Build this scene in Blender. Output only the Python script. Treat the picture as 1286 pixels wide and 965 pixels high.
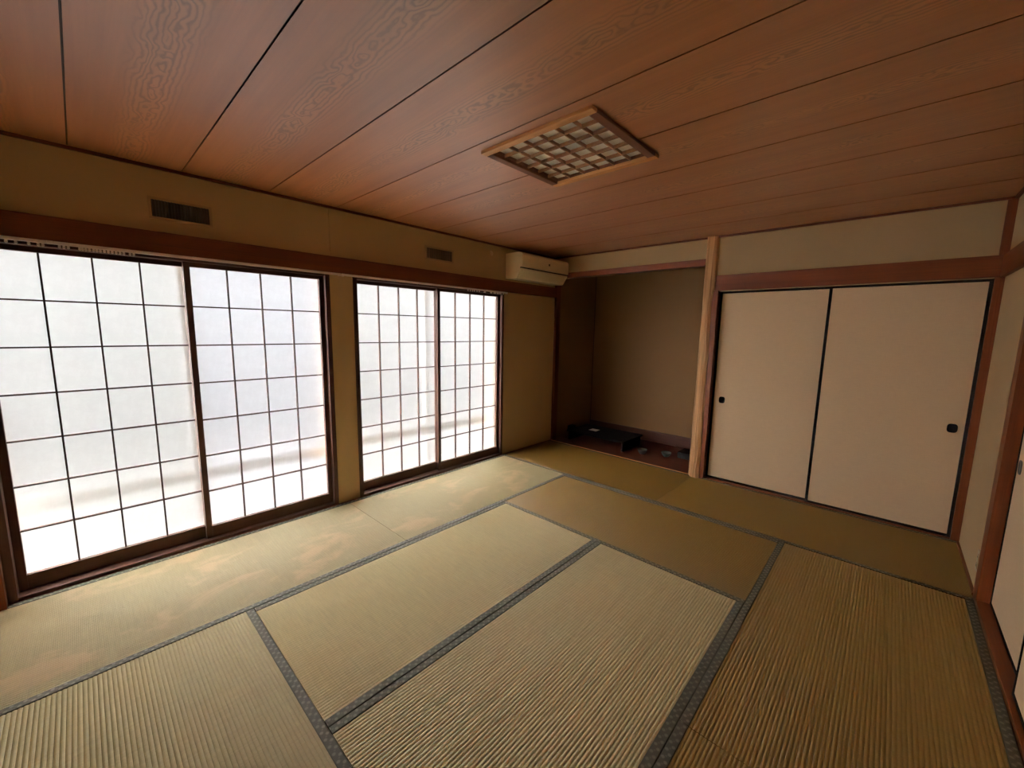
import bpy, bmesh, math, random
from mathutils import Vector, Matrix

random.seed(7)
for o in list(bpy.data.objects):
    bpy.data.objects.remove(o)
scn = bpy.context.scene
col = scn.collection

# ------------------------------------------------------------------ camera
# x runs along the window wall towards the alcove, d is the distance from the
# window wall into the room (Blender y = -d), z is up, tatami top at z = 0.
CAM = (-3.1964, 3.1312, 1.4233)
F_PX, YAW, PITCH, ROLL = 507.46, -0.7508, -0.1347, 0.0164
cy, sy, cp, sp = math.cos(YAW), math.sin(YAW), math.cos(PITCH), math.sin(PITCH)
fw = Vector((cy * cp, -sy * cp, sp))
r0 = Vector((-sy, -cy, 0.0))
u0 = r0.cross(fw)
c_, s_ = math.cos(ROLL), math.sin(ROLL)
rt = r0 * c_ + u0 * s_
up = -r0 * s_ + u0 * c_
cam = bpy.data.objects.new('camera', bpy.data.cameras.new('camera'))
col.objects.link(cam)
m = Matrix((rt, up, -fw)).transposed().to_4x4()
m.translation = Vector((CAM[0], -CAM[1], CAM[2]))
cam.matrix_world = m
cam.data.sensor_width = 36.0
cam.data.sensor_fit = 'HORIZONTAL'
cam.data.lens = F_PX * 36.0 / 1286.0
cam.data.clip_start = 0.02
scn.camera = cam

# ------------------------------------------------------------------ overcast daylight
world = bpy.data.worlds.new('overcast_sky')
scn.world = world
world.use_nodes = True
bg = world.node_tree.nodes['Background']
bg.inputs['Color'].default_value = (1.0, 0.99, 0.98, 1)
bg.inputs['Strength'].default_value = 122.0

scn.view_settings.view_transform = 'Standard'
scn.view_settings.look = 'None'
scn.view_settings.exposure = 0.08
scn.view_settings.gamma = 1.0
scn.view_settings.use_curve_mapping = False

# ------------------------------------------------------------------ materials
def new_mat(name):
    mt = bpy.data.materials.new(name)
    mt.use_nodes = True
    nt = mt.node_tree
    nt.nodes.clear()
    out = nt.nodes.new('ShaderNodeOutputMaterial')
    return mt, nt, out

class N:
    """small helper to write node graphs as expressions"""
    def __init__(self, nt):
        self.nt = nt
    def node(self, t, **kw):
        n = self.nt.nodes.new(t)
        for k, v in kw.items():
            setattr(n, k, v)
        return n
    def put(self, sock, v):
        if v is None:
            return
        if hasattr(v, 'is_output'):
            self.nt.links.new(v, sock)
        else:
            sock.default_value = v
    def math(self, op, a, b=None, c=None, clamp=False):
        n = self.node('ShaderNodeMath', operation=op)
        n.use_clamp = clamp
        for i, v in enumerate((a, b, c)):
            self.put(n.inputs[i], v)
        return n.outputs[0]
    def obj(self):
        return self.node('ShaderNodeTexCoord').outputs['Object']
    def sep(self, v):
        n = self.node('ShaderNodeSeparateXYZ'); self.put(n.inputs[0], v)
        return n.outputs
    def comb(self, x=0.0, y=0.0, z=0.0):
        n = self.node('ShaderNodeCombineXYZ')
        for i, v in enumerate((x, y, z)):
            self.put(n.inputs[i], v)
        return n.outputs[0]
    def rnd(self):
        return self.node('ShaderNodeObjectInfo').outputs['Random']
    def noise(self, vec, scale=1.0, detail=2.0, rough=0.5, dist=0.0, w=None):
        n = self.node('ShaderNodeTexNoise')
        if w is not None:
            n.noise_dimensions = '4D'; self.put(n.inputs['W'], w)
        self.put(n.inputs['Vector'], vec)
        n.inputs['Scale'].default_value = scale
        n.inputs['Detail'].default_value = detail
        n.inputs['Roughness'].default_value = rough
        n.inputs['Distortion'].default_value = dist
        return n.outputs['Fac']
    def ramp(self, fac, stops):
        n = self.node('ShaderNodeValToRGB'); self.put(n.inputs[0], fac)
        e = n.color_ramp.elements
        while len(e) < len(stops):
            e.new(0.5)
        for el, (p, c) in zip(e, stops):
            el.position = p; el.color = (c[0], c[1], c[2], 1)
        return n.outputs[0]
    def mix(self, fac, a, b, mode='MIX'):
        n = self.node('ShaderNodeMix', data_type='RGBA', blend_type=mode)
        self.put(n.inputs[0], fac)
        for s, v in ((6, a), (7, b)):
            if isinstance(v, tuple):
                v = (v[0], v[1], v[2], 1)
            self.put(n.inputs[s], v)
        return n.outputs[2]
    def smooth(self, v, lo, hi, a=0.0, b=1.0):
        n = self.node('ShaderNodeMapRange', interpolation_type='SMOOTHSTEP')
        self.put(n.inputs[0], v)
        for i, x in enumerate((lo, hi, a, b)):
            n.inputs[i + 1].default_value = x
        return n.outputs[0]
    def bump(self, h, strength=0.3, dist=0.002, normal=None):
        n = self.node('ShaderNodeBump')
        n.inputs['Strength'].default_value = strength
        n.inputs['Distance'].default_value = dist
        self.put(n.inputs['Height'], h)
        self.put(n.inputs['Normal'], normal)
        return n.outputs[0]
    def bsdf(self, color, rough=0.6, spec=0.4, normal=None, metallic=0.0, coat=0.0):
        n = self.node('ShaderNodeBsdfPrincipled')
        if isinstance(color, tuple):
            color = (color[0], color[1], color[2], 1)
        self.put(n.inputs['Base Color'], color)
        self.put(n.inputs['Roughness'], rough)
        n.inputs['Specular IOR Level'].default_value = spec
        n.inputs['Metallic'].default_value = metallic
        n.inputs['Coat Weight'].default_value = coat
        self.put(n.inputs['Normal'], normal)
        return n.outputs[0]

def plain(name, color, rough=0.6, spec=0.4, metallic=0.0, noise=0.08, scale=40.0, coat=0.0):
    mt, nt, out = new_mat(name); g = N(nt)
    f = g.noise(g.obj(), scale, 3)
    c = g.mix(f, tuple(x * (1 - noise) for x in color), tuple(min(1, x * (1 + noise)) for x in color))
    nt.links.new(g.bsdf(c, rough, spec, metallic=metallic, coat=coat), out.inputs[0])
    return mt

def plaster(name, color):
    mt, nt, out = new_mat(name); g = N(nt)
    o = g.obj()
    f = g.noise(o, 2.2, 3, 0.55)
    fine = g.noise(o, 420.0, 2, 0.6)
    c = g.mix(f, tuple(x * 0.94 for x in color), tuple(x * 1.05 for x in color))
    c = g.mix(g.math('MULTIPLY', fine, 0.10), c, tuple(x * 0.6 for x in color))
    nt.links.new(g.bsdf(c, 0.92, 0.15, g.bump(fine, 0.25, 0.0015)), out.inputs[0])
    return mt

def wood(name, axis, dark, light, rough=0.5, coat=0.0, spec=0.4, stretch=22.0):
    """straight grain that runs along one object axis"""
    mt, nt, out = new_mat(name); g = N(nt)
    x, y, z = g.sep(g.obj())
    k = 1.0
    sc = [stretch * 6, stretch * 6, stretch * 6]
    sc[axis] = 2.5
    r = g.math('MULTIPLY', g.rnd(), 37.0)
    v = g.comb(g.math('MULTIPLY', x, sc[0]), g.math('MULTIPLY', y, sc[1]), g.math('MULTIPLY', z, sc[2]))
    f = g.noise(v, 1.0, 4, 0.6, 0.2, w=r)
    sc2 = [s * 0.16 for s in sc]; sc2[axis] = 0.9
    v2 = g.comb(g.math('MULTIPLY', x, sc2[0]), g.math('MULTIPLY', y, sc2[1]), g.math('MULTIPLY', z, sc2[2]))
    f2 = g.noise(v2, 1.0, 2, 0.5, 0.6, w=r)
    ff = g.math('ADD', g.math('MULTIPLY', f, 0.6), g.math('MULTIPLY', f2, 0.5))
    c = g.ramp(ff, [(0.32, dark), (0.72, light)])
    nt.links.new(g.bsdf(c, rough, spec, g.bump(f, 0.12, 0.001), coat=coat), out.inputs[0])
    return mt

def ceiling_wood():
    """flat-sawn boards: oval and arched figure down the middle, straight grain at the sides"""
    mt, nt, out = new_mat('ceiling_board_wood'); g = N(nt)
    x, y, z = g.sep(g.obj())
    r = g.math('MULTIPLY', g.rnd(), 91.0)
    yy = g.math('ADD', y, r)
    wob = g.math('MULTIPLY', g.math('SUBTRACT', g.noise(g.comb(0.0, yy, r), 1.1, 2), 0.5), 0.10)
    xc = g.math('SUBTRACT', x, wob)
    lump = g.noise(g.comb(g.math('MULTIPLY', x, 6.0), g.math('MULTIPLY', yy, 3.2), r), 1.0, 3, 0.6)
    dep = g.math('MULTIPLY', g.math('SUBTRACT', lump, 0.5), 0.30)
    rad = g.math('SQRT', g.math('ADD', g.math('MULTIPLY', xc, xc), g.math('MULTIPLY', dep, dep)))
    jit = g.noise(g.comb(g.math('MULTIPLY', x, 60.0), g.math('MULTIPLY', yy, 14.0), r), 1.0, 3, 0.6)
    ph = g.math('ADD', g.math('MULTIPLY', rad, 2 * math.pi / 0.016), g.math('MULTIPLY', jit, 4.5))
    ring = g.math('ADD', g.math('MULTIPLY', g.math('SINE', ph), 0.5), 0.5)
    ring = g.math('POWER', ring, 2.2)
    ax = g.math('ABSOLUTE', xc)
    centre = g.smooth(ax, 0.030, 0.105, 1.0, 0.06)
    patch = g.smooth(g.noise(g.comb(0.0, yy, r), 1.7, 2), 0.32, 0.55, 0.35, 1.0)
    fig = g.math('MULTIPLY', ring, g.math('MULTIPLY', centre, patch))
    fib = g.noise(g.comb(g.math('MULTIPLY', x, 260.0), g.math('MULTIPLY', yy, 3.0), r), 1.0, 3, 0.6)
    band = g.noise(g.comb(g.math('MULTIPLY', x, 16.0), g.math('MULTIPLY', yy, 0.6), r), 1.0, 3, 0.6)
    c = g.ramp(band, [(0.30, (0.34, 0.110, 0.028)), (0.72, (0.50, 0.175, 0.050))])
    c = g.mix(g.math('MULTIPLY', fib, 0.40), c, (0.26, 0.115, 0.055))
    c = g.mix(g.math('MULTIPLY', g.math('MULTIPLY', centre, patch), 0.22), c, (0.70, 0.33, 0.13))
    c = g.mix(g.math('MULTIPLY', fig, 0.62), c, (0.125, 0.038, 0.012))
    hsv = g.node('ShaderNodeHueSaturation')
    hsv.inputs['Value'].default_value = 1.0
    nt.links.new(g.math('ADD', g.math('MULTIPLY', g.rnd(), 0.14), 0.93), hsv.inputs['Value'])
    nt.links.new(c, hsv.inputs['Color'])
    p = g.bsdf(hsv.outputs[0], 0.45, 1.0, coat=0.8)
    p.node.inputs['Coat Roughness'].default_value = 0.42
    # varnished grain: highlights spread across the fibres
    p.node.inputs['Anisotropic'].default_value = 0.7
    vt = g.node('ShaderNodeVectorTransform', vector_type='VECTOR', convert_from='OBJECT', convert_to='WORLD')
    vt.inputs[0].default_value = (1, 0, 0)
    nt.links.new(vt.outputs[0], p.node.inputs['Tangent'])
    nt.links.new(p, out.inputs[0])
    return mt

def rush(name, base, stain=0.0):
    """igusa matting: thin rush strands cross the ribs (strands run along local y)"""
    mt, nt, out = new_mat(name); g = N(nt)
    o = g.obj(); x, y, z = g.sep(o)
    r = g.math('MULTIPLY', g.rnd(), 53.0)
    strand = g.noise(g.comb(g.math('MULTIPLY', x, 330.0), g.math('MULTIPLY', y, 9.0), r), 1.0, 2, 0.6)
    cloud = g.noise(g.comb(x, y, r), 2.6, 4, 0.6)
    dark = tuple(v * 0.92 for v in base); light = tuple(min(1, v * 1.07) for v in base)
    c = g.mix(g.smooth(strand, 0.3, 0.7), dark, light)
    c = g.mix(g.smooth(cloud, 0.42, 0.75, 0.0, 0.45), c, (base[0] * 1.02, base[1] * 0.90, base[2] * 0.80))
    if stain:
        blot = g.noise(g.comb(g.math('MULTIPLY', x, 1.6), g.math('MULTIPLY', y, 2.4), 3.7), 1.5, 5, 0.65, 0.4)
        c = g.mix(g.smooth(blot, 0.52, 0.66, 0.0, stain), c, (0.50, 0.335, 0.165))
    wave = g.math('SINE', g.math('MULTIPLY', x, 2 * math.pi / 0.0042))
    h = g.math('ADD', g.math('MULTIPLY', wave, 0.5), g.math('MULTIPLY', strand, 0.7))
    # waxy rush strands: highlights spread across the strands, not along them
    p = g.bsdf(c, 0.50, 0.6, g.bump(h, 0.2, 0.0008))
    n = p.node
    n.inputs['Anisotropic'].default_value = 0.85
    vt = g.node('ShaderNodeVectorTransform', vector_type='VECTOR', convert_from='OBJECT', convert_to='WORLD')
    vt.inputs[0].default_value = (1, 0, 0)
    nt.links.new(vt.outputs[0], n.inputs['Tangent'])
    nt.links.new(p, out.inputs[0])
    return mt

def heri():
    """woven border ribbon with small pale blossoms in two staggered rows"""
    mt, nt, out = new_mat('border_ribbon_cloth'); g = N(nt)
    o = g.obj(); x, y, z = g.sep(o)
    def row(y0, off, rad):
        s = g.math('ADD', g.math('DIVIDE', x, 0.034), off)
        fx = g.math('MULTIPLY', g.math('SUBTRACT', g.math('FRACT', s), 0.5), 0.034)
        fy = g.math('SUBTRACT', y, y0)
        d = g.math('SQRT', g.math('ADD', g.math('MULTIPLY', fx, fx), g.math('MULTIPLY', fy, fy)))
        return g.smooth(d, rad * 0.6, rad * 1.25, 1.0, 0.0)
    dots = g.math('MAXIMUM', row(0.0075, 0.0, 0.0062), row(-0.0070, 0.42, 0.0062))
    dots = g.math('MAXIMUM', dots, g.math('MULTIPLY', row(0.0, 0.72, 0.0035), 0.5))
    thread = g.noise(o, 500.0, 2)
    c = g.mix(thread, (0.040, 0.035, 0.024), (0.082, 0.072, 0.050))
    c = g.mix(g.math('MULTIPLY', dots, 0.8), c, (0.19, 0.172, 0.13))
    nt.links.new(g.bsdf(c, 0.75, 0.2, g.bump(thread, 0.2, 0.001)), out.inputs[0])
    return mt

def fusuma_paper():
    mt, nt, out = new_mat('fusuma_paper'); g = N(nt)
    x, y, z = g.sep(g.obj())
    weft = g.noise(g.comb(g.math('MULTIPLY', x, 18.0), g.math('MULTIPLY', y, 18.0), g.math('MULTIPLY', z, 420.0)), 1.0, 3, 0.6)
    warp = g.noise(g.comb(g.math('MULTIPLY', x, 420.0), g.math('MULTIPLY', y, 420.0), g.math('MULTIPLY', z, 18.0)), 1.0, 3, 0.6)
    f = g.math('ADD', g.math('MULTIPLY', weft, 0.6), g.math('MULTIPLY', warp, 0.4))
    c = g.ramp(f, [(0.3, (0.82, 0.605, 0.37)), (0.7, (0.92, 0.70, 0.45))])
    nt.links.new(g.bsdf(c, 0.75, 0.25, g.bump(f, 0.25, 0.001)), out.inputs[0])
    return mt

def shoji_paper(name, tint):
    """thin washi: spreads daylight, with a broad forward lobe, and faint fibres"""
    mt, nt, out = new_mat(name); g = N(nt)
    o = g.obj()
    fibre = g.noise(o, 26.0, 5, 0.65, 0.8)
    c = g.mix(g.smooth(fibre, 0.35, 0.7), tuple(v * 0.95 for v in tint), tint)
    tr = g.node('ShaderNodeBsdfTranslucent'); g.put(tr.inputs['Color'], c)
    rf = g.node('ShaderNodeBsdfRefraction'); g.put(rf.inputs['Color'], c)
    rf.inputs['Roughness'].default_value = 0.6
    rf.inputs['IOR'].default_value = 1.35
    df = g.node('ShaderNodeBsdfDiffuse'); g.put(df.inputs['Color'], (0.80, 0.78, 0.72, 1))
    m1 = g.node('ShaderNodeMixShader'); m1.inputs[0].default_value = PAPER_FORWARD
    nt.links.new(tr.outputs[0], m1.inputs[1]); nt.links.new(rf.outputs[0], m1.inputs[2])
    m2 = g.node('ShaderNodeMixShader'); m2.inputs[0].default_value = 0.12
    nt.links.new(m1.outputs[0], m2.inputs[1]); nt.links.new(df.outputs[0], m2.inputs[2])
    nt.links.new(m2.outputs[0], out.inputs[0])
    return mt
PAPER_FORWARD = 0.985

def thin_glass():
    mt, nt, out = new_mat('window_glass'); g = N(nt)
    tr = g.node('ShaderNodeBsdfTransparent'); tr.inputs[0].default_value = (0.95, 0.95, 0.95, 1)
    gl = g.node('ShaderNodeBsdfGlossy'); gl.inputs['Roughness'].default_value = 0.02
    mx = g.node('ShaderNodeMixShader'); mx.inputs[0].default_value = 0.06
    nt.links.new(tr.outputs[0], mx.inputs[1]); nt.links.new(gl.outputs[0], mx.inputs[2])
    nt.links.new(mx.outputs[0], out.inputs[0])
    return mt

DK, LT = (0.060, 0.0115, 0.002), (0.135, 0.032, 0.006)       # red-brown trim
SDK, SLT = (0.024, 0.007, 0.0035), (0.052, 0.017, 0.009)     # dark shoji wood
M = dict(
    plaster=plaster('sand_plaster', (0.46, 0.325, 0.172)),
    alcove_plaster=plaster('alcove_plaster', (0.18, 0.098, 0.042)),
    wx=wood('trim_wood_x', 0, DK, LT, spec=0.2), wy=wood('trim_wood_y', 1, DK, LT, spec=0.2), wz=wood('trim_wood_z', 2, DK, LT, spec=0.2),
    sx=wood('shoji_wood_x', 0, SDK, SLT, spec=0.2), sz=wood('shoji_wood_z', 2, SDK, SLT, spec=0.2),
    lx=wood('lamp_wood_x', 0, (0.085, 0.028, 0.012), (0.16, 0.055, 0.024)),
    ly=wood('lamp_wood_y', 1, (0.45, 0.20, 0.065), (0.66, 0.33, 0.125)),
    lattice=wood('lattice_wood', 0, (0.22, 0.10, 0.045), (0.36, 0.18, 0.09)),
    pillar=wood('pillar_wood', 2, (0.22, 0.085, 0.025), (0.80, 0.46, 0.21), rough=0.6, stretch=18.0),
    alcove_floor=wood('alcove_floor_wood', 1, (0.035, 0.008, 0.004), (0.075, 0.018, 0.008), rough=0.5, spec=0.12),
    alcove_board=wood('alcove_board_wood', 1, (0.024, 0.006, 0.0025), (0.055, 0.014, 0.006), spec=0.15),
    ceiling=ceiling_wood(),
    rush_window=rush('rush_sunbleached', (0.33, 0.265, 0.118), 0.6),
    rush=rush('rush_green_gold_sheen', (0.64, 0.545, 0.285)),  # lightened so the colour also carries window sheen
    rush_brown_shaded=rush('rush_brown_shaded', (0.150, 0.084, 0.0148)),  # browner rush, darkened further to stand for missing window sheen
    rush_shade=rush('rush_shade_brown', (0.115, 0.062, 0.0100)),  # darker copy of the brown rush, shade by the alcove put into it
    rush_olive=rush('rush_olive', (0.27, 0.163, 0.038)),
    rush_drab=rush('rush_drab', (0.34, 0.275, 0.125)),
    heri=heri(),
    fusuma=fusuma_paper(),
    paper_a=shoji_paper('washi_greyish', (0.78, 0.80, 0.78)),  # greyer, slightly darker paper tint
    paper_b=shoji_paper('washi_white', (0.86, 0.885, 0.92)),
    paper_c=shoji_paper('washi_warm', (0.885, 0.90, 0.88)),
    black=plain('black_lacquer', (0.006, 0.005, 0.005), 0.7, 0.04),
    handle=plain('dark_bronze', (0.006, 0.005, 0.005), 0.8, 0.04),
    grey_handle=plain('grey_bronze', (0.14, 0.13, 0.12), 0.45, 0.5, metallic=0.4),
    plastic=plain('cream_plastic', (0.88, 0.77, 0.52), 0.45, 0.4, noise=0.03),
    sleeve=plain('aged_plastic', (0.60, 0.44, 0.26), 0.6),
    slot=plain('dark_slot', (0.035, 0.022, 0.014), 0.6),
    track=plain('rail_aluminium', (0.80, 0.76, 0.72), 0.35, 0.5, metallic=0.4),
    diffuser=plain('milky_acrylic', (0.94, 0.89, 0.80), 0.5, 0.3, noise=0.02),
    vent_frame=plain('vent_plastic', (0.34, 0.225, 0.115), 0.6),
    vent_slat=plain('vent_slat', (0.032, 0.024, 0.026), 0.5),
    vent_brown=plain('brown_vent_plastic', (0.085, 0.038, 0.02), 0.6),
    sub=plain('subfloor', (0.10, 0.075, 0.05), 0.9, 0.1),
    alu=plain('window_aluminium', (0.62, 0.62, 0.62), 0.4, 0.5, metallic=0.5),
    glass=thin_glass(),
    concrete=plain('bounce_concrete', (0.50, 0.475, 0.45), 0.9, 0.2, scale=6.0),  # bright tone for the slab added as a light bounce
    blocker=plain('near_black_blocker', (0.0092, 0.0094, 0.0098), 0.9, 0.2, scale=6.0, noise=0.3),  # near-black tone for the added block outside
    dark_ground=plain('near_black_ground', (0.0135, 0.013, 0.0128), 0.95, 0.1, scale=6.0, noise=0.2),  # near-black tone for the added ground outside
    card=plain('white_card', (0.85, 0.84, 0.82), 0.6),
    grey_pot=plain('grey_glaze', (0.045, 0.045, 0.043), 0.6, 0.15),
    green_pot=plain('celadon_glaze', (0.050, 0.062, 0.054), 0.6, 0.15),
    outlet=plain('outlet_plastic', (0.36, 0.30, 0.17), 0.5),
)

# ------------------------------------------------------------------ mesh helpers (x, d, z)
def link(name, me, mat, parent=None):
    o = bpy.data.objects.new(name, me)
    col.objects.link(o)
    if mat is not None and not me.materials:
        me.materials.append(mat)
    if parent is not None:
        o.parent = parent
    return o

def bm_mesh(bm, name, smooth=False):
    bmesh.ops.recalc_face_normals(bm, faces=bm.faces)
    me = bpy.data.meshes.new(name)
    bm.to_mesh(me); bm.free()
    if smooth:
        for p in me.polygons:
            p.use_smooth = True
    return me

def add_box(bm, cx, cyy, cz, sx, syy, sz):
    r = bmesh.ops.create_cube(bm, size=1.0)
    bmesh.ops.scale(bm, vec=(sx, syy, sz), verts=r['verts'])
    bmesh.ops.translate(bm, vec=(cx, cyy, cz), verts=r['verts'])
    return r['verts']

def box(name, x0, x1, d0, d1, z0, z1, mat, parent=None, bevel=0.0):
    """one box with its origin in its middle; placed in world coordinates"""
    bm = bmesh.new()
    add_box(bm, 0, 0, 0, abs(x1 - x0), abs(d1 - d0), abs(z1 - z0))
    if bevel:
        bmesh.ops.bevel(bm, geom=bm.edges[:], offset=bevel, segments=2, affect='EDGES', profile=0.6)
    o = link(name, bm_mesh(bm, name), mat)
    place(o, (x0 + x1) / 2, (d0 + d1) / 2, (z0 + z1) / 2, parent)
    return o

def place(o, x, d, z, parent=None):
    w = Vector((x, -d, z))
    if parent is not None:
        o.parent = parent
        g = parent
        inv = Matrix.Identity(4)
        chain = []
        while g is not None:
            chain.append(g); g = g.parent
        for g in reversed(chain):
            inv = inv @ g.matrix_basis
        o.location = inv.inverted() @ w
        # keep the piece upright in the world even below a rotated root
        o.rotation_euler = (inv.to_3x3().inverted()).to_euler()
    else:
        o.location = w

def boxes(name, lst, mat, parent=None):
    """several touching blocks of ONE thing joined in one mesh, origin at world zero"""
    bm = bmesh.new()
    for (x0, x1, d0, d1, z0, z1) in lst:
        add_box(bm, (x0 + x1) / 2, -(d0 + d1) / 2, (z0 + z1) / 2, abs(x1 - x0), abs(d1 - d0), abs(z1 - z0))
    o = link(name, bm_mesh(bm, name), mat)
    if parent is not None:
        place(o, 0, 0, 0, parent)
    return o

def empty(name, x, d, z, rz=0.0):
    o = bpy.data.objects.new(name, None)
    col.objects.link(o)
    o.location = (x, -d, z)
    o.rotation_euler = (0, 0, rz)
    o.empty_display_size = 0.1
    return o

def tag(o, label, cat, group=None):
    o['label'] = label; o['category'] = cat
    if group:
        o['group'] = group
    return o

def struct(o, label=None):
    o['kind'] = 'structure'
    if label:
        o['label'] = label
    return o

def prism(name, profile, axis_len, mat, parent=None, bevel=0.0, smooth=False):
    """profile in (d, z) extruded along x by axis_len, centred on x; local mesh"""
    bm = bmesh.new()
    a = [bm.verts.new((-axis_len / 2, -d, z)) for d, z in profile]
    b = [bm.verts.new((axis_len / 2, -d, z)) for d, z in profile]
    bm.faces.new(a); bm.faces.new(b[::-1])
    n = len(profile)
    for i in range(n):
        bm.faces.new((a[i], b[i], b[(i + 1) % n], a[(i + 1) % n]))
    bmesh.ops.recalc_face_normals(bm, faces=bm.faces)
    if bevel:
        bmesh.ops.bevel(bm, geom=bm.edges[:], offset=bevel, segments=2, affect='EDGES')
    o = link(name, bm_mesh(bm, name, smooth), mat)
    if parent is not None:
        o.parent = parent
    return o

def lathe(name, prof, mat, parent=None, seg=28):
    bm = bmesh.new()
    rings = []
    for r, z in prof:
        rings.append([bm.verts.new((r * math.cos(2 * math.pi * i / seg), r * math.sin(2 * math.pi * i / seg), z)) for i in range(seg)])
    for a, b in zip(rings, rings[1:]):
        for i in range(seg):
            bm.faces.new((a[i], a[(i + 1) % seg], b[(i + 1) % seg], b[i]))
    bm.faces.new(rings[0][::-1]); bm.faces.new(rings[-1])
    o = link(name, bm_mesh(bm, name, True), mat)
    if parent is not None:
        o.parent = parent
    return o

# ------------------------------------------------------------------ room shell
XB, XF = -3.6, 0.9          # wall behind the camera, fusuma wall
DR = 3.615                  # right-hand wall
CH = 2.30                   # ceiling height
AX, AD0, AD1 = 1.83, 0.02, 1.87   # alcove back and sides

struct(box('floor', XB - 0.15, 2.0, -0.16, DR + 0.2, -0.12, -0.05, M['sub']))
W1 = (-3.555, -1.870)       # outer edges of the two window openings
W2 = (-1.690, 0.005)
WT = 1.82
struct(boxes('wall_left', [
    (XB - 0.15, W1[0], -0.13, 0, -0.05, CH + 0.15), (W1[1], W2[0], -0.13, 0, -0.05, WT),
    (W2[1], XF + 0.1, -0.13, 0, -0.05, WT), (W1[0], XF + 0.1, -0.13, 0, WT, CH + 0.15),
    (-1.855, -1.728, 0, 0.006, 1.93, CH)], M['plaster']), 'beige plaster window wall')
struct(boxes('wall_far', [
    (XF, XF + 0.07, 1.86, DR, 1.80, CH + 0.12), (XF, XF + 0.07, 0.0, 1.80, 2.07, CH + 0.12),
    (1.06, 1.12, 1.90, DR + 0.15, -0.05, CH + 0.12)], M['plaster']), 'beige plaster wall above the sliding doors')
struct(boxes('wall_right', [
    (0.06, 1.12, DR, DR + 0.13, -0.05, CH + 0.12), (-1.72, 0.06, DR, DR + 0.13, 1.80, CH + 0.12),
    (XB - 0.1, -1.72, DR, DR + 0.13, -0.05, CH + 0.12), (-1.74, 0.10, DR + 0.13, DR + 0.19, -0.05, 1.82)], M['plaster']),
    'beige plaster wall on the right')
struct(box('wall_back', XB - 0.12, XB, -0.13, DR + 0.13, -0.05, CH + 0.12, M['plaster']))
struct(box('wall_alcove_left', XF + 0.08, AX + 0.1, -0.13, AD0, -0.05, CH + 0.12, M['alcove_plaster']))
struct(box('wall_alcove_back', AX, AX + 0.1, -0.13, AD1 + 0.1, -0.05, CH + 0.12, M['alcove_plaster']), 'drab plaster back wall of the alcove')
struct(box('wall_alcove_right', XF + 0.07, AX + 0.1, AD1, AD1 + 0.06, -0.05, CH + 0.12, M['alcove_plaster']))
alc = struct(box('floor_alcove', XF + 0.015, AX, AD0, AD1, -0.05, -0.004, M['alcove_floor']), 'polished red-brown board floor of the alcove')
struct(box('baseboard_alcove', AX - 0.015, AX, AD0, AD1, -0.004, 0.135, M['alcove_board']), 'dark red-brown board along the foot of the alcove wall')
struct(box('trim_corner_shade', AX - 0.008, AX, AD0, AD0 + 0.008, 0.135, 2.30, M['sz']))  # dark strip standing in for the shadow line in this corner

# ceiling: backing slab and ten boards laid across the room
LX0, LX1, LD0, LD1 = -1.733, -1.137, 1.552, 2.168       # hole for the recessed lamp
ceil = struct(box('ceiling', XB - 0.1, 2.0, -0.13, DR + 0.15, CH + 0.10, CH + 0.16, M['sub']), 'brown wood board ceiling with flat-sawn figure')
PITCHB = 0.45
for i in range(10):
    xa = XB + PITCHB * i
    xb_ = xa + PITCHB
    xm = (xa + xb_) / 2
    g = 0.0032
    spans = []
    a, b = max(xa + g, LX0), min(xb_ - g, LX1)
    if a < b:
        xs = [(xa + g, a), (b, xb_ - g)]
        spans += [(p, q, 0.0, DR) for p, q in xs if q - p > 1e-4]
        spans += [(a, b, 0.0, LD0), (a, b, LD1, DR)]
    else:
        spans = [(xa + g, xb_ - g, 0.0, DR)]
    bm = bmesh.new()
    for (p, q, d0, d1) in spans:
        add_box(bm, (p + q) / 2 - xm, -((d0 + d1) / 2 - DR / 2), 0, q - p, d1 - d0, 0.012)
    o = link('ceiling_board', bm_mesh(bm, 'ceiling_board'), M['ceiling'])
    place(o, xm, DR / 2, CH + 0.006, ceil)
# dark bed behind the joints
bed = boxes('joint_strip', [(XB + PITCHB * i - 0.012, XB + PITCHB * i + 0.012, 0, DR, CH + 0.007, CH + 0.020) for i in range(1, 10) if not LX0 < XB + PITCHB * i < LX1]
            + [(-1.362, -1.338, 0, LD0, CH + 0.007, CH + 0.020), (-1.362, -1.338, LD1, DR, CH + 0.007, CH + 0.020)], M['slot'], ceil)
bed['kind'] = 'stuff'
# alcove ceiling
struct(box('ceiling_alcove', XF + 0.07, AX + 0.1, -0.1, AD1 + 0.1, CH + 0.02, CH + 0.05, M['ceiling']))

# ------------------------------------------------------------------ trim
tn = [0]
def trim(x0, x1, d0, d1, z0, z1, mat, label=None, bevel=0.002):
    tn[0] += 1
    return struct(box('trim_%d' % tn[0], x0, x1, d0, d1, z0, z1, mat, None, bevel), label)
trim(XB, 0.93, -0.001, 0.030, 1.822, 1.940, M['wx'], 'dark wooden rail above the paper screens')
trim(XF - 0.022, XF + 0.02, 1.865, DR - 0.002, 1.806, 1.944, M['wy'], 'red-brown rail above the sliding doors')
trim(XB, XF - 0.02, DR - 0.024, DR + 0.001, 1.806, 1.944, M['wx'], 'red-brown rail on the right wall')
trim(0.915, 0.995, -0.002, 0.034, -0.02, 2.10, M['wz'], 'dark post beside the alcove')
trim(XF - 0.012, XF + 0.09, 0.0, 1.80, 2.045, 2.106, M['wy'], 'red-brown beam across the top of the alcove')
trim(XF - 0.012, XF + 0.05, 3.572, DR + 0.001, -0.02, CH, M['wz'], 'slim red-brown corner post beside the sliding doors')
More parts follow.
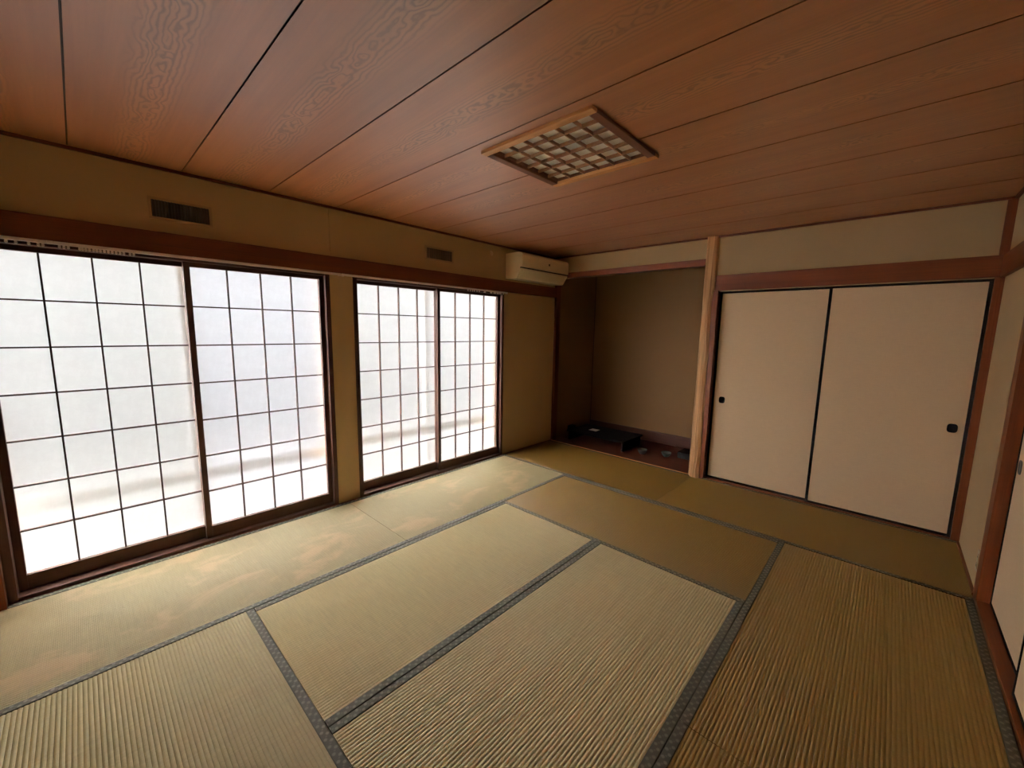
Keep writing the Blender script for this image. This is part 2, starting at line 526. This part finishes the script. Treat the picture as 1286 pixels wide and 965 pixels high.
trim(-0.010, 0.090, DR - 0.012, DR + 0.09, -0.02, 1.81, M['wz'], 'red-brown door post on the right wall')
trim(XB, XB + 0.045, -0.001, 0.05, -0.02, CH, M['wz'], 'dark corner post')
trim(XB, 0.915, -0.001, 0.014, -0.045, 0.004, M['wx'])
trim(0.10, XF, DR - 0.014, DR + 0.002, -0.045, 0.004, M['wx'])
trim(XF - 0.001, XF + 0.016, 0.0, 1.80, -0.045, 0.003, M['ly'], 'pale edging strip in front of the alcove')
# ceiling mouldings
trim(XB, XF, -0.001, 0.018, CH - 0.016, CH - 0.0005, M['wx'])
trim(XF - 0.018, XF + 0.001, 0.018, DR, CH - 0.016, CH - 0.0005, M['wy'])
trim(XB, XF, DR - 0.018, DR + 0.001, CH - 0.016, CH - 0.0005, M['wx'])
# sill and head of the sliding doors
trim(XF + 0.002, XF + 0.07, 1.90, 3.575, -0.045, 0.010, M['wy'])
trim(XF + 0.002, XF + 0.068, 1.90, 3.575, 1.796, 1.808, M['black'], None, 0)
trim(-1.72, -0.008, DR - 0.012, DR + 0.10, -0.045, 0.018, M['wx'], 'worn wooden sill of the right-hand doors')
trim(-1.72, -0.008, DR + 0.001, DR + 0.10, 1.795, 1.81, M['wx'])
trim(-1.80, -1.70, DR - 0.012, DR + 0.09, -0.02, 1.81, M['wz'])
# window frames: jambs, sills, heads
for (a, b) in (W1, W2):
    trim(a, a + 0.034, -0.13, 0.008, -0.02, WT + 0.004, M['sz'])
    trim(b - 0.034, b, -0.13, 0.008, -0.02, WT + 0.004, M['sz'])
    trim(a + 0.034, b - 0.034, -0.13, 0.012, -0.045, 0.022, M['sx'], 'dark wooden sill under the paper screens')
    trim(a + 0.034, b - 0.034, -0.13, 0.006, 1.794, WT + 0.004, M['sx'])

# ------------------------------------------------------------------ tatami
def rush_mesh(L, Wd, nr):
    """ribbed top: nr ribs along the length"""
    bm = bmesh.new()
    prof = []
    hw = Wd / 2
    p = Wd / nr
    shape = ((0.0, -0.0024), (0.14, -0.0010), (0.30, -0.0002), (0.5, 0.0003), (0.70, -0.0002), (0.86, -0.0010))
    for i in range(nr):
        for f, h in shape:
            prof.append((-hw + (i + f) * p, h))
    prof.append((hw, -0.0024))
    prof = [(-hw, -0.05)] + prof + [(hw, -0.05)]
    a = [bm.verts.new((-L / 2, y, z)) for y, z in prof]
    b = [bm.verts.new((L / 2, y, z)) for y, z in prof]
    for i in range(len(prof) - 1):
        bm.faces.new((a[i], a[i + 1], b[i + 1], b[i]))
    bm.faces.new((a[0], b[0], b[-1], a[-1]))
    bm.faces.new(a[::-1]); bm.faces.new(b)
    return bm_mesh(bm, 'rush_surface')

HW = 0.034
def ribbon_mesh(L):
    bm = bmesh.new()
    prof = [(-HW / 2, -0.045), (-HW / 2, 0.0005), (-HW / 2 + 0.002, 0.0018), (HW / 2 - 0.002, 0.0018), (HW / 2, 0.0003), (HW / 2, -0.045)]
    a = [bm.verts.new((-L / 2, y, z)) for y, z in prof]
    b = [bm.verts.new((L / 2, y, z)) for y, z in prof]
    for i in range(len(prof)):
        j = (i + 1) % len(prof)
        bm.faces.new((a[i], b[i], b[j], a[j]))
    bm.faces.new(a); bm.faces.new(b[::-1])
    return bm_mesh(bm, 'border_ribbon')

mesh_cache = {}
def tatami(x0, x1, d0, d1, along, mat, label):
    gap = 0.0024
    x0 += gap / 2; x1 -= gap / 2; d0 += gap / 2; d1 -= gap / 2
    L, Wd = (x1 - x0, d1 - d0) if along == 'x' else (d1 - d0, x1 - x0)
    root = empty('tatami_mat', (x0 + x1) / 2, (d0 + d1) / 2, 0.0, 0.0 if along == 'x' else math.pi / 2)
    tag(root, label, 'tatami mat', 'tatami mats on the floor')
    key = (round(L, 3), round(Wd, 3), mat)
    if key not in mesh_cache:
        mesh_cache[key] = rush_mesh(L, Wd - 2 * HW + 0.002, 60)
    o = link('rush_surface', mesh_cache[key], M[mat], root)
    kb = ('r', round(L, 3))
    if kb not in mesh_cache:
        mesh_cache[kb] = ribbon_mesh(L)
    for s in (1, -1):
        r = link('border_ribbon', mesh_cache[kb], M['heri'], root)
        r.location = (0, s * (Wd - HW) / 2, 0)
        r.rotation_euler = (0, 0, 0 if s > 0 else math.pi)
    return root

E0, E1 = 0.014, DR - 0.014
tatami(-1.8, 0.0, E0, 0.908, 'x', 'rush_window', 'sun-bleached tatami mat with orange stains beneath the window nearest the alcove')
tatami(XB, -1.8, E0, 0.908, 'x', 'rush_window', 'pale tatami mat beneath the paper screens farthest from the alcove')
tatami(XB, -2.706, 0.908, 2.70, 'y', 'rush_drab', 'drab ribbed tatami mat lying crosswise at the end of the room away from the alcove')
tatami(-2.706, -0.905, 0.908, 1.802, 'x', 'rush', 'gold-green tatami mat in the room centre, next to the window-side mats')
tatami(-2.706, -0.905, 1.802, 2.70, 'x', 'rush', 'gold-green tatami mat in the room centre, one mat away from the window-side mats')
tatami(-0.905, 0.0, 0.908, 2.70, 'y', 'rush_brown_shaded', 'olive-brown crosswise tatami mat between the two centre mats and the alcove-side mats')
tatami(-1.8, 0.0, 2.70, E1, 'x', 'rush_olive', 'olive tatami mat along the right wall, the one nearer the beige sliding doors')
tatami(XB, -1.8, 2.70, E1, 'x', 'rush_olive', 'olive tatami mat along the right wall, the one farther from the alcove')
tatami(0.0, XF - 0.002, E0, 1.81, 'y', 'rush_shade', 'dim tatami mat in front of the alcove')
tatami(0.0, XF - 0.002, 1.81, E1, 'y', 'rush_brown_shaded', 'dim tatami mat in front of the two beige sliding doors')

# ------------------------------------------------------------------ shoji
PZ0, PZ1 = 0.100, 1.768
def shoji(n, x0, x1, dc, mat, label):
    st = 0.032
    th = 0.028
    root = empty('window_%d' % n, (x0 + x1) / 2, dc, 0.022)
    struct(root, label)
    for xa in (x0, x1 - st):
        box('stile', xa, xa + st, dc - th / 2, dc + th / 2, 0.022, 1.796, M['sz'], root, 0.0015)
    box('bottom_rail', x0 + st, x1 - st, dc - th / 2, dc + th / 2, 0.022, PZ0, M['sx'], root, 0.0015)
    box('top_rail', x0 + st, x1 - st, dc - th / 2, dc + th / 2, PZ1, 1.796, M['sx'], root, 0.0015)
    ax, bx = x0 + st, x1 - st
    cw, rh = (bx - ax) / 4, (PZ1 - PZ0) / 7
    mw = 0.0078
    me_v = me_h = None
    for i in range(1, 4):
        x = ax + cw * i
        if me_v is None:
            o = box('muntin', x - mw / 2, x + mw / 2, dc - 0.009, dc + 0.008, PZ0, PZ1, M['sz'], root); me_v = o.data
        else:
            o = link('muntin', me_v, None); place(o, x, dc - 0.0005, (PZ0 + PZ1) / 2, root)
    for j in range(1, 7):
        z = PZ0 + rh * j
        if me_h is None:
            o = box('muntin', ax, bx, dc - 0.009, dc + 0.0075, z - mw / 2, z + mw / 2, M['sx'], root); me_h = o.data
        else:
            o = link('muntin', me_h, None); place(o, (ax + bx) / 2, dc - 0.00075, z, root)
    bm = bmesh.new()
    vs = [bm.verts.new((sx * cw / 2, 0, sz * rh / 2)) for sx, sz in ((-1, -1), (1, -1), (1, 1), (-1, 1))]
    bm.faces.new(vs)
    me = bpy.data.meshes.new('paper_pane'); bm.to_mesh(me); bm.free()
    me.materials.append(mat)
    for i in range(4):
        for j in range(7):
            o = link('paper_pane', me, None)
            place(o, ax + cw * (i + 0.5), dc - 0.0092, PZ0 + rh * (j + 0.5), root)
    return root

I1 = (W1[0] + 0.034, W1[1] - 0.034)
I2 = (W2[0] + 0.034, W2[1] - 0.034)
m1 = sum(I1) / 2; m2 = sum(I2) / 2
shoji(1, I1[0], m1 + 0.016, -0.075, M['paper_a'], 'paper sliding screen with greyish paper beside the corner post')
shoji(2, m1 - 0.016, I1[1], -0.040, M['paper_b'], 'paper sliding screen with bluish white paper beside the plaster pier')
shoji(3, I2[0], m2 + 0.016, -0.075, M['paper_c'], 'warm white paper sliding screen set behind its neighbour')
shoji(4, m2 - 0.016, I2[1], -0.040, M['paper_c'], 'warm white paper sliding screen nearest the alcove')

# glazed aluminium sashes outside the paper screens, then unseen shapes added to steer daylight
for k, (a, b) in enumerate((W1, W2)):
    root = struct(empty('window_%d' % (5 + k), (a + b) / 2, -0.30, 0.0), 'aluminium glazed sliding window outside the paper screens ' + ('beside the corner post', 'nearest the alcove')[k])
    box('window_frame', a - 0.03, b + 0.03, -0.34, -0.27, -0.06, -0.02, M['alu'], root)
    box('window_frame', a - 0.03, b + 0.03, -0.34, -0.27, 1.86, 1.90, M['alu'], root)
    mid = (a + b) / 2
    for (x0, x1, dc) in ((a - 0.03, mid + 0.02, -0.32), (mid - 0.02, b + 0.03, -0.29)):
        for xa in (x0, x1 - 0.035):
            box('sash_stile', xa, xa + 0.035, dc - 0.012, dc + 0.012, -0.02, 1.86, M['alu'], root)
        box('sash_rail', x0 + 0.035, x1 - 0.035, dc - 0.012, dc + 0.012, -0.02, 0.04, M['alu'], root)
        box('sash_rail', x0 + 0.035, x1 - 0.035, dc - 0.012, dc + 0.012, 0.36, 0.44, M['alu'], root)
        box('sash_rail', x0 + 0.035, x1 - 0.035, dc - 0.012, dc + 0.012, 1.82, 1.86, M['alu'], root)
        box('glass_pane', x0 + 0.035, x1 - 0.035, dc - 0.001, dc + 0.001, 0.04, 1.82, M['glass'], root)
struct(box('floor_bounce_slab', -9.0, 7.0, -1.3, -0.16, -0.50, -0.40, M['concrete']), 'unseen concrete slab added to bounce daylight up through the windows')  # unseen, added to send daylight up to the ceiling
struct(box('ceiling_sky_block', -6.0, 3.0, -1.40, -0.12, 2.36, 2.44, M['wx']), 'unseen overhang added above the windows to cut steep sky light')  # added overhang, keeps steep sky light off the window mats
struct(box('floor_dark_ground', -14.0, 18.0, -5.4, -1.3, -0.52, -0.42, M['dark_ground']), 'unseen dark ground added beyond the slab to dim the lower paper')  # unseen, added so the lower paper stays dim from inside
struct(box('wall_blocker', -4.9, 16.0, -6.0, -5.1, -0.45, 3.3, M['blocker'], None, 0.15), 'unseen, added near-black hedge beyond the garden bed')  # unseen, put here to darken the paper while open sky lights the room

# ------------------------------------------------------------------ curtain rails
def curtain_rail(x0, x1, gl, label):
    xm = (x0 + x1) / 2
    root = tag(empty('curtain_rail', xm, 0.018, 1.822), label, 'curtain rail', 'curtain rails under the window-wall beam')
    box('track', x0, x1, 0.012, 0.026, 1.807, 1.822, M['track'], root, 0.002)
    for x in (x0, x1):
        box('end_cap', x - 0.008, x + 0.008, 0.010, 0.028, 1.802, 1.8225, M['track'], root, 0.002)
    for x in (x0 + 0.3, xm, x1 - 0.3):
        box('bracket', x - 0.012, x + 0.012, 0.008, 0.030, 1.812, 1.8225, M['track'], root, 0.002)
    bm = bmesh.new()
    add_box(bm, 0, 0, 0.004, 0.010, 0.009, 0.008)
    r = bmesh.ops.create_cone(bm, cap_ends=True, segments=10, radius1=0.006, radius2=0.006, depth=0.004, matrix=Matrix.Translation((0, 0, -0.006)) @ Matrix.Rotation(math.pi / 2, 4, 'X'))
    me = bm_mesh(bm, 'glider')
    me.materials.append(M['track'])
    for x in gl:
        o = link('glider', me, None); place(o, x, 0.019, 1.803, root)
gl1 = [-3.39, -3.36, -3.32, -3.29, -3.275, -3.22, -3.205, -3.19, -3.15, -3.14, -3.128, -3.115, -3.10, -3.088, -3.075, -3.06, -3.045, -3.03, -3.015, -3.0, -2.985, -2.96, -2.945]
gl2 = [-0.52, -0.49, -0.46, -0.435, -0.40, -0.37, -0.30, -0.285, -0.21, -0.195, -0.16, -0.14, -0.115, -0.10, -0.08, -0.06, -0.02]
curtain_rail(-3.55, -1.80, gl1, 'metal curtain rail with bunched gliders over the screens beside the corner post')
curtain_rail(-1.775, 0.03, gl2, 'metal curtain rail with gliders over the screens near the air conditioner')

# ------------------------------------------------------------------ fusuma
def hikite(parent, pos, axis, mat, w=0.052, h=0.062):
    """rounded recessed pull: rim with a sunken cup"""
    bm = bmesh.new()
    seg = 32
    def ring(sc, dep):
        vs = []
        for i in range(seg):
            t = 2 * math.pi * i / seg
            c, s = math.cos(t), math.sin(t)
            e = 0.62
            u = math.copysign(abs(c) ** e, c) * w / 2 * sc
            v = math.copysign(abs(s) ** e, s) * h / 2 * sc
            vs.append(bm.verts.new((dep, u, v) if axis == 'x' else (u, dep, v)))
        return vs
    sg = -1 if axis == 'x' else 1
    rs = [ring(1.0, 0.001 * -sg), ring(1.0, 0.003 * sg), ring(0.86, 0.0038 * sg), ring(0.80, 0.001 * sg), ring(0.74, 0.0004 * sg)]
    for a, b in zip(rs, rs[1:]):
        for i in range(seg):
            bm.faces.new((a[i], a[(i + 1) % seg], b[(i + 1) % seg], b[i]))
    bm.faces.new(rs[0]); bm.faces.new(rs[-1])
    o = link('handle', bm_mesh(bm, 'handle', True), mat)
    place(o, pos[0], pos[1], pos[2], parent)
    return o

def fusuma_far(n, d0, d1, xf, hd, label):
    """face of the door at x = xf, body behind it"""
    z0, z1 = 0.010, 1.797
    root = struct(empty('door_%d' % n, xf, (d0 + d1) / 2, z0), label)
    fr = 0.020
    box('paper_panel', xf + 0.003, xf + 0.022, d0 + fr, d1 - fr, z0 + fr, z1 - 0.014, M['fusuma'], root)
    for a in (d0, d1 - fr):
        box('frame_stile', xf, xf + 0.025, a, a + fr, z0, z1, M['black'], root, 0.002)
    box('frame_rail', xf, xf + 0.025, d0 + fr, d1 - fr, z0, z0 + fr, M['black'], root, 0.002)
    box('frame_rail', xf, xf + 0.025, d0 + fr, d1 - fr, z1 - 0.014, z1, M['black'], root, 0.002)
    hikite(root, (xf + 0.002, hd, 0.79), 'x', M['handle'])
fusuma_far(1, 1.915, 2.752, XF + 0.036, 2.005, 'beige paper sliding door beside the log pillar')
fusuma_far(2, 2.725, 3.574, XF + 0.008, 3.497, 'beige paper sliding door beside the corner post')

def fusuma_right(n, x0, x1, df, hx, label):
    z0, z1 = 0.018, 1.796
    root = struct(empty('door_%d' % n, (x0 + x1) / 2, df, z0), label)
    fr = 0.016
    box('paper_panel', x0 + fr, x1 - fr, df + 0.003, df + 0.022, z0 + fr, z1 - fr, M['fusuma'], root)
    for a in (x0, x1 - fr):
        box('frame_stile', a, a + fr, df, df + 0.025, z0, z1, M['black'], root, 0.002)
    for z in (z0, z1 - fr):
        box('frame_rail', x0 + fr, x1 - fr, df, df + 0.025, z, z + fr, M['black'], root, 0.002)
    hikite(root, (hx, df + 0.002, 0.79), 'd', M['grey_handle'], 0.055, 0.070)
fusuma_right(3, -0.83, -0.010, 3.652, -0.085, 'cream paper sliding door beside the door post on the right wall')
fusuma_right(4, -1.70, -0.78, 3.622, -1.60, 'cream paper sliding door overlapping its neighbour on the right wall')

# ------------------------------------------------------------------ alcove pillar
def pillar():
    root = tag(empty('alcove_pillar', XF + 0.01, 1.83, 0.0), 'natural log pillar with rippled grain between alcove and sliding doors', 'pillar')
    bm = bmesh.new()
    seg, rows = 72, 120
    H = CH - 0.001
    rings = []
    rr = random.Random(3)
    ph = [rr.uniform(0, 6.28) for _ in range(8)]
    for k in range(rows + 1):
        z = -0.01 + (H + 0.01) * k / rows
        t = z / H
        rad = 0.064 - 0.014 * t
        blend = min(1, max(0, (z - 1.70) / 0.15))     # planed near the top
        ring = []
        for i in range(seg):
            a = 2 * math.pi * i / seg
            c, s = math.cos(a), math.sin(a)
            rip = (0.0020 * math.sin(15 * a + ph[0] + 2.2 * math.sin(6 * z + ph[1]) + 0.8 * math.sin(19 * z)) + 0.0014 * math.sin(23 * a + 1.8 * math.sin(11 * z + ph[2])) + 0.0014 * math.sin(9 * z + 3 * a + ph[3])) * (1 - blend)
            r = rad + rip
            e = 1 - 0.45 * blend
            u = math.copysign(abs(c) ** e, c) * r; v = math.copysign(abs(s) ** e, s) * r
            ring.append(bm.verts.new((u, v, z)))
        rings.append(ring)
    for a, b in zip(rings, rings[1:]):
        for i in range(seg):
            bm.faces.new((a[i], a[(i + 1) % seg], b[(i + 1) % seg], b[i]))
    bm.faces.new(rings[0][::-1]); bm.faces.new(rings[-1])
    o = link('log', bm_mesh(bm, 'log', True), M['pillar'], root)
    box('side_strip', XF - 0.03, XF + 0.06, 1.862, 1.914, -0.01, 1.806, M['wz'], root, 0.002)
    box('side_strip', XF - 0.03, XF + 0.06, 1.845, 1.874, 1.944, CH - 0.001, M['wz'], root, 0.002)
pillar()

# ------------------------------------------------------------------ ceiling lamp
def lamp():
    xm, dm = (LX0 + LX1) / 2, (LD0 + LD1) / 2
    root = tag(empty('ceiling_light', xm, dm, CH + 0.06), 'square recessed ceiling light with wooden lattice, switched off', 'ceiling light')
    zb, zt = CH - 0.016, CH + 0.055
    fw_ = 0.040
    a, b, c, d = LX0 - 0.012, LX1 + 0.012, LD0 - 0.012, LD1 + 0.012
    box('frame_bar', a, a + fw_, c, d, zb, CH, M['ly'], root, 0.003)
    box('frame_bar', b - fw_, b, c, d, zb, CH, M['ly'], root, 0.003)
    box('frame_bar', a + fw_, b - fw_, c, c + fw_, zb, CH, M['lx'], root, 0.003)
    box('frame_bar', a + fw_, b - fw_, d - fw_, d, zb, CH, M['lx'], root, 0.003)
    x0, x1, y0, y1 = a + fw_, b - fw_, c + fw_, d - fw_
    # housing above
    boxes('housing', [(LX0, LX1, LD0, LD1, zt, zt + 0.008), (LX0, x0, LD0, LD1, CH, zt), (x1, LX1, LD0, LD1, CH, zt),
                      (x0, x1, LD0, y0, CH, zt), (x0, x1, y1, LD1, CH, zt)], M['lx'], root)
    box('diffuser', x0, x1, y0, y1, CH + 0.016, CH + 0.019, M['diffuser'], root)
    n = 6
    for i in range(1, n):
        x = x0 + (x1 - x0) * i / n
        box('lattice_bar', x - 0.003, x + 0.003, y0, y1, CH - 0.004, CH + 0.012, M['lattice'], root)
        y = y0 + (y1 - y0) * i / n
        box('lattice_bar', x0, x1, y - 0.003, y + 0.003, CH - 0.0035, CH + 0.0115, M['lattice'], root)
lamp()

# ------------------------------------------------------------------ air conditioner
def aircon():
    x0, x1 = 0.030, 0.855
    L = x1 - x0
    xm = (x0 + x1) / 2
    root = tag(empty('air_conditioner', xm, 0.0, 1.955), 'cream wall air conditioner above the window rail near the alcove', 'air conditioner')
    Z = -1.955
    prof = [(0.0, 1.965 + Z), (0.145, 1.957 + Z), (0.165, 1.963 + Z), (0.222, 2.050 + Z), (0.222, 2.060 + Z), (0.205, 2.062 + Z), (0.205, 2.074 + Z), (0.232, 2.076 + Z), (0.234, 2.19 + Z), (0.222, 2.218 + Z), (0.19, 2.228 + Z), (0.0, 2.228 + Z)]
    body = prism('body', prof, L, M['plastic'], root, 0.0)
    fp = [(0.205, 2.0775 + Z), (0.239, 2.0775 + Z), (0.241, 2.19 + Z), (0.236, 2.205 + Z), (0.225, 2.214 + Z)]
    prism('front_panel', fp, L - 0.004, M['plastic'], root, 0.0015)
    fl = [(0.1675, 1.965 + Z), (0.172, 1.961 + Z), (0.227, 2.045 + Z), (0.2215, 2.049 + Z)]
    prism('air_flap', fl, L - 0.05, M['plastic'], root, 0.001)
    box('air_slot', x0 + 0.004, x1 - 0.004, 0.20, 0.2235, 2.0625, 2.0735, M['slot'], root)
    box('emblem', xm + 0.03, xm + 0.052, 0.2395, 0.2425, 2.130, 2.152, M['slot'], root, 0.001)
aircon()

# ------------------------------------------------------------------ wall vents, cap, outlet
def vent(x0, x1, z0, z1, n, fmat, smat, label, grp):
    xm = (x0 + x1) / 2
    root = tag(empty('wall_vent', xm, 0.0, z0), label, 'vent')
    fr = 0.014
    boxes('frame', [(x0 - fr, x1 + fr, 0, 0.007, z1, z1 + fr), (x0 - fr, x1 + fr, 0, 0.007, z0 - fr, z0), (x0 - fr, x0, 0, 0.007, z0, z1), (x1, x1 + fr, 0, 0.007, z0, z1)], fmat, root)
    box('backing', x0, x1, -0.002, 0.0015, z0, z1, M['slot'], root)
    me = None
    for i in range(n):
        x = x0 + (x1 - x0) * (i + 0.5) / n
        if me is None:
            o = box('slat', x - 0.0025, x + 0.0025, 0.001, 0.0075, z0, z1, smat, root); me = o.data
        else:
            o = link('slat', me, None); place(o, x, 0.00425, (z0 + z1) / 2, root)
vent(-2.850, -2.583, 2.026, 2.118, 19, M['vent_frame'], M['vent_slat'], 'wall vent with upright black slats above the screens beside the corner post', 'v')
vent(-0.995, -0.705, 2.048, 2.138, 14, M['vent_frame'], M['vent_brown'], 'brown wall vent left of the air conditioner', 'v')

cap = tag(empty('pipe_sleeve', -0.19, 0.0, 2.20), 'small pale round pipe sleeve on the wall beside the air conditioner', 'pipe sleeve')
bm = bmesh.new()
for r, dep, dp in ((0.026, 0.003, 0.006), (0.017, 0.008, 0.006)):
    bmesh.ops.create_cone(bm, cap_ends=True, segments=28, radius1=r, radius2=r * 0.9, depth=dp, matrix=Matrix.Translation((0, -dep, 0)) @ Matrix.Rotation(math.pi / 2, 4, 'X'))
link('cap', bm_mesh(bm, 'cap'), M['sleeve'], cap)

ol = tag(empty('wall_outlet', 0.147, DR, 0.17), 'small beige power outlet low on the right wall beside the door post', 'outlet')
box('plate', 0.112, 0.182, DR - 0.008, DR + 0.001, 0.115, 0.235, M['outlet'], ol, 0.002)
for z in (0.150, 0.200):
    so = box('socket', 0.130, 0.164, DR - 0.0105, DR - 0.006, z - 0.014, z + 0.014, M['outlet'], ol, 0.001)
    for dx in (-0.006, 0.006):
        box('pin_hole', 0.147 + dx - 0.0012, 0.147 + dx + 0.0012, DR - 0.0112, DR - 0.009, z - 0.005, z + 0.005, M['slot'], so)

# ------------------------------------------------------------------ things standing in the alcove
st = tag(empty('low_stand', 1.36, 0.53, -0.004), 'low black lacquered stand on the alcove floor', 'stand')
box('top_board', 1.10, 1.60, 0.12, 0.94, 0.105, 0.125, M['black'], st, 0.003)
for d in (0.14, 0.90):
    box('end_panel', 1.12, 1.58, d, d + 0.02, -0.004, 0.106, M['black'], st, 0.002)
box('back_panel', 1.56, 1.575, 0.16, 0.90, 0.02, 0.106, M['black'], st)
bk = tag(empty('black_case', 1.16, 0.15, 0.125), 'small black case at the end of the low stand', 'case')
box('case_body', 1.11, 1.21, 0.125, 0.185, 0.125, 0.168, M['black'], bk, 0.004)
box('case_lid', 1.109, 1.211, 0.124, 0.186, 0.168, 0.180, M['black'], bk, 0.004)
cd = tag(box('white_card', 1.30, 1.40, 0.33, 0.44, 0.125, 0.128, M['card'], None, 0.0008), 'white card lying on the low black stand', 'card')
def bowl(x, d, mat, label, r, h):
    root = tag(empty('bowl', x, d, -0.004), label, 'bowl')
    lathe('body', [(r * 0.5, 0), (r * 0.55, 0.006), (r * 0.8, h * 0.35), (r, h * 0.9), (r * 1.02, h), (r * 0.95, h), (r * 0.85, h * 0.6), (r * 0.4, h * 0.25)], mat, root)
    lathe('foot', [(r * 0.48, 0.0), (r * 0.48, 0.008)], mat, root)
bowl(1.22, 1.12, M['grey_pot'], 'small grey bowl on the alcove floor beside the black stand', 0.055, 0.06)
bowl(1.33, 1.36, M['green_pot'], 'small grey-green bowl on the alcove floor near the log pillar', 0.055, 0.05)
bx = tag(empty('black_box', 1.48, 1.62, -0.004), 'flat black box on the alcove floor behind the log pillar', 'box')
box('box_body', 1.38, 1.58, 1.47, 1.77, -0.004, 0.05, M['black'], bx, 0.003)
box('box_lid', 1.377, 1.583, 1.467, 1.773, 0.05, 0.065, M['black'], bx, 0.003)
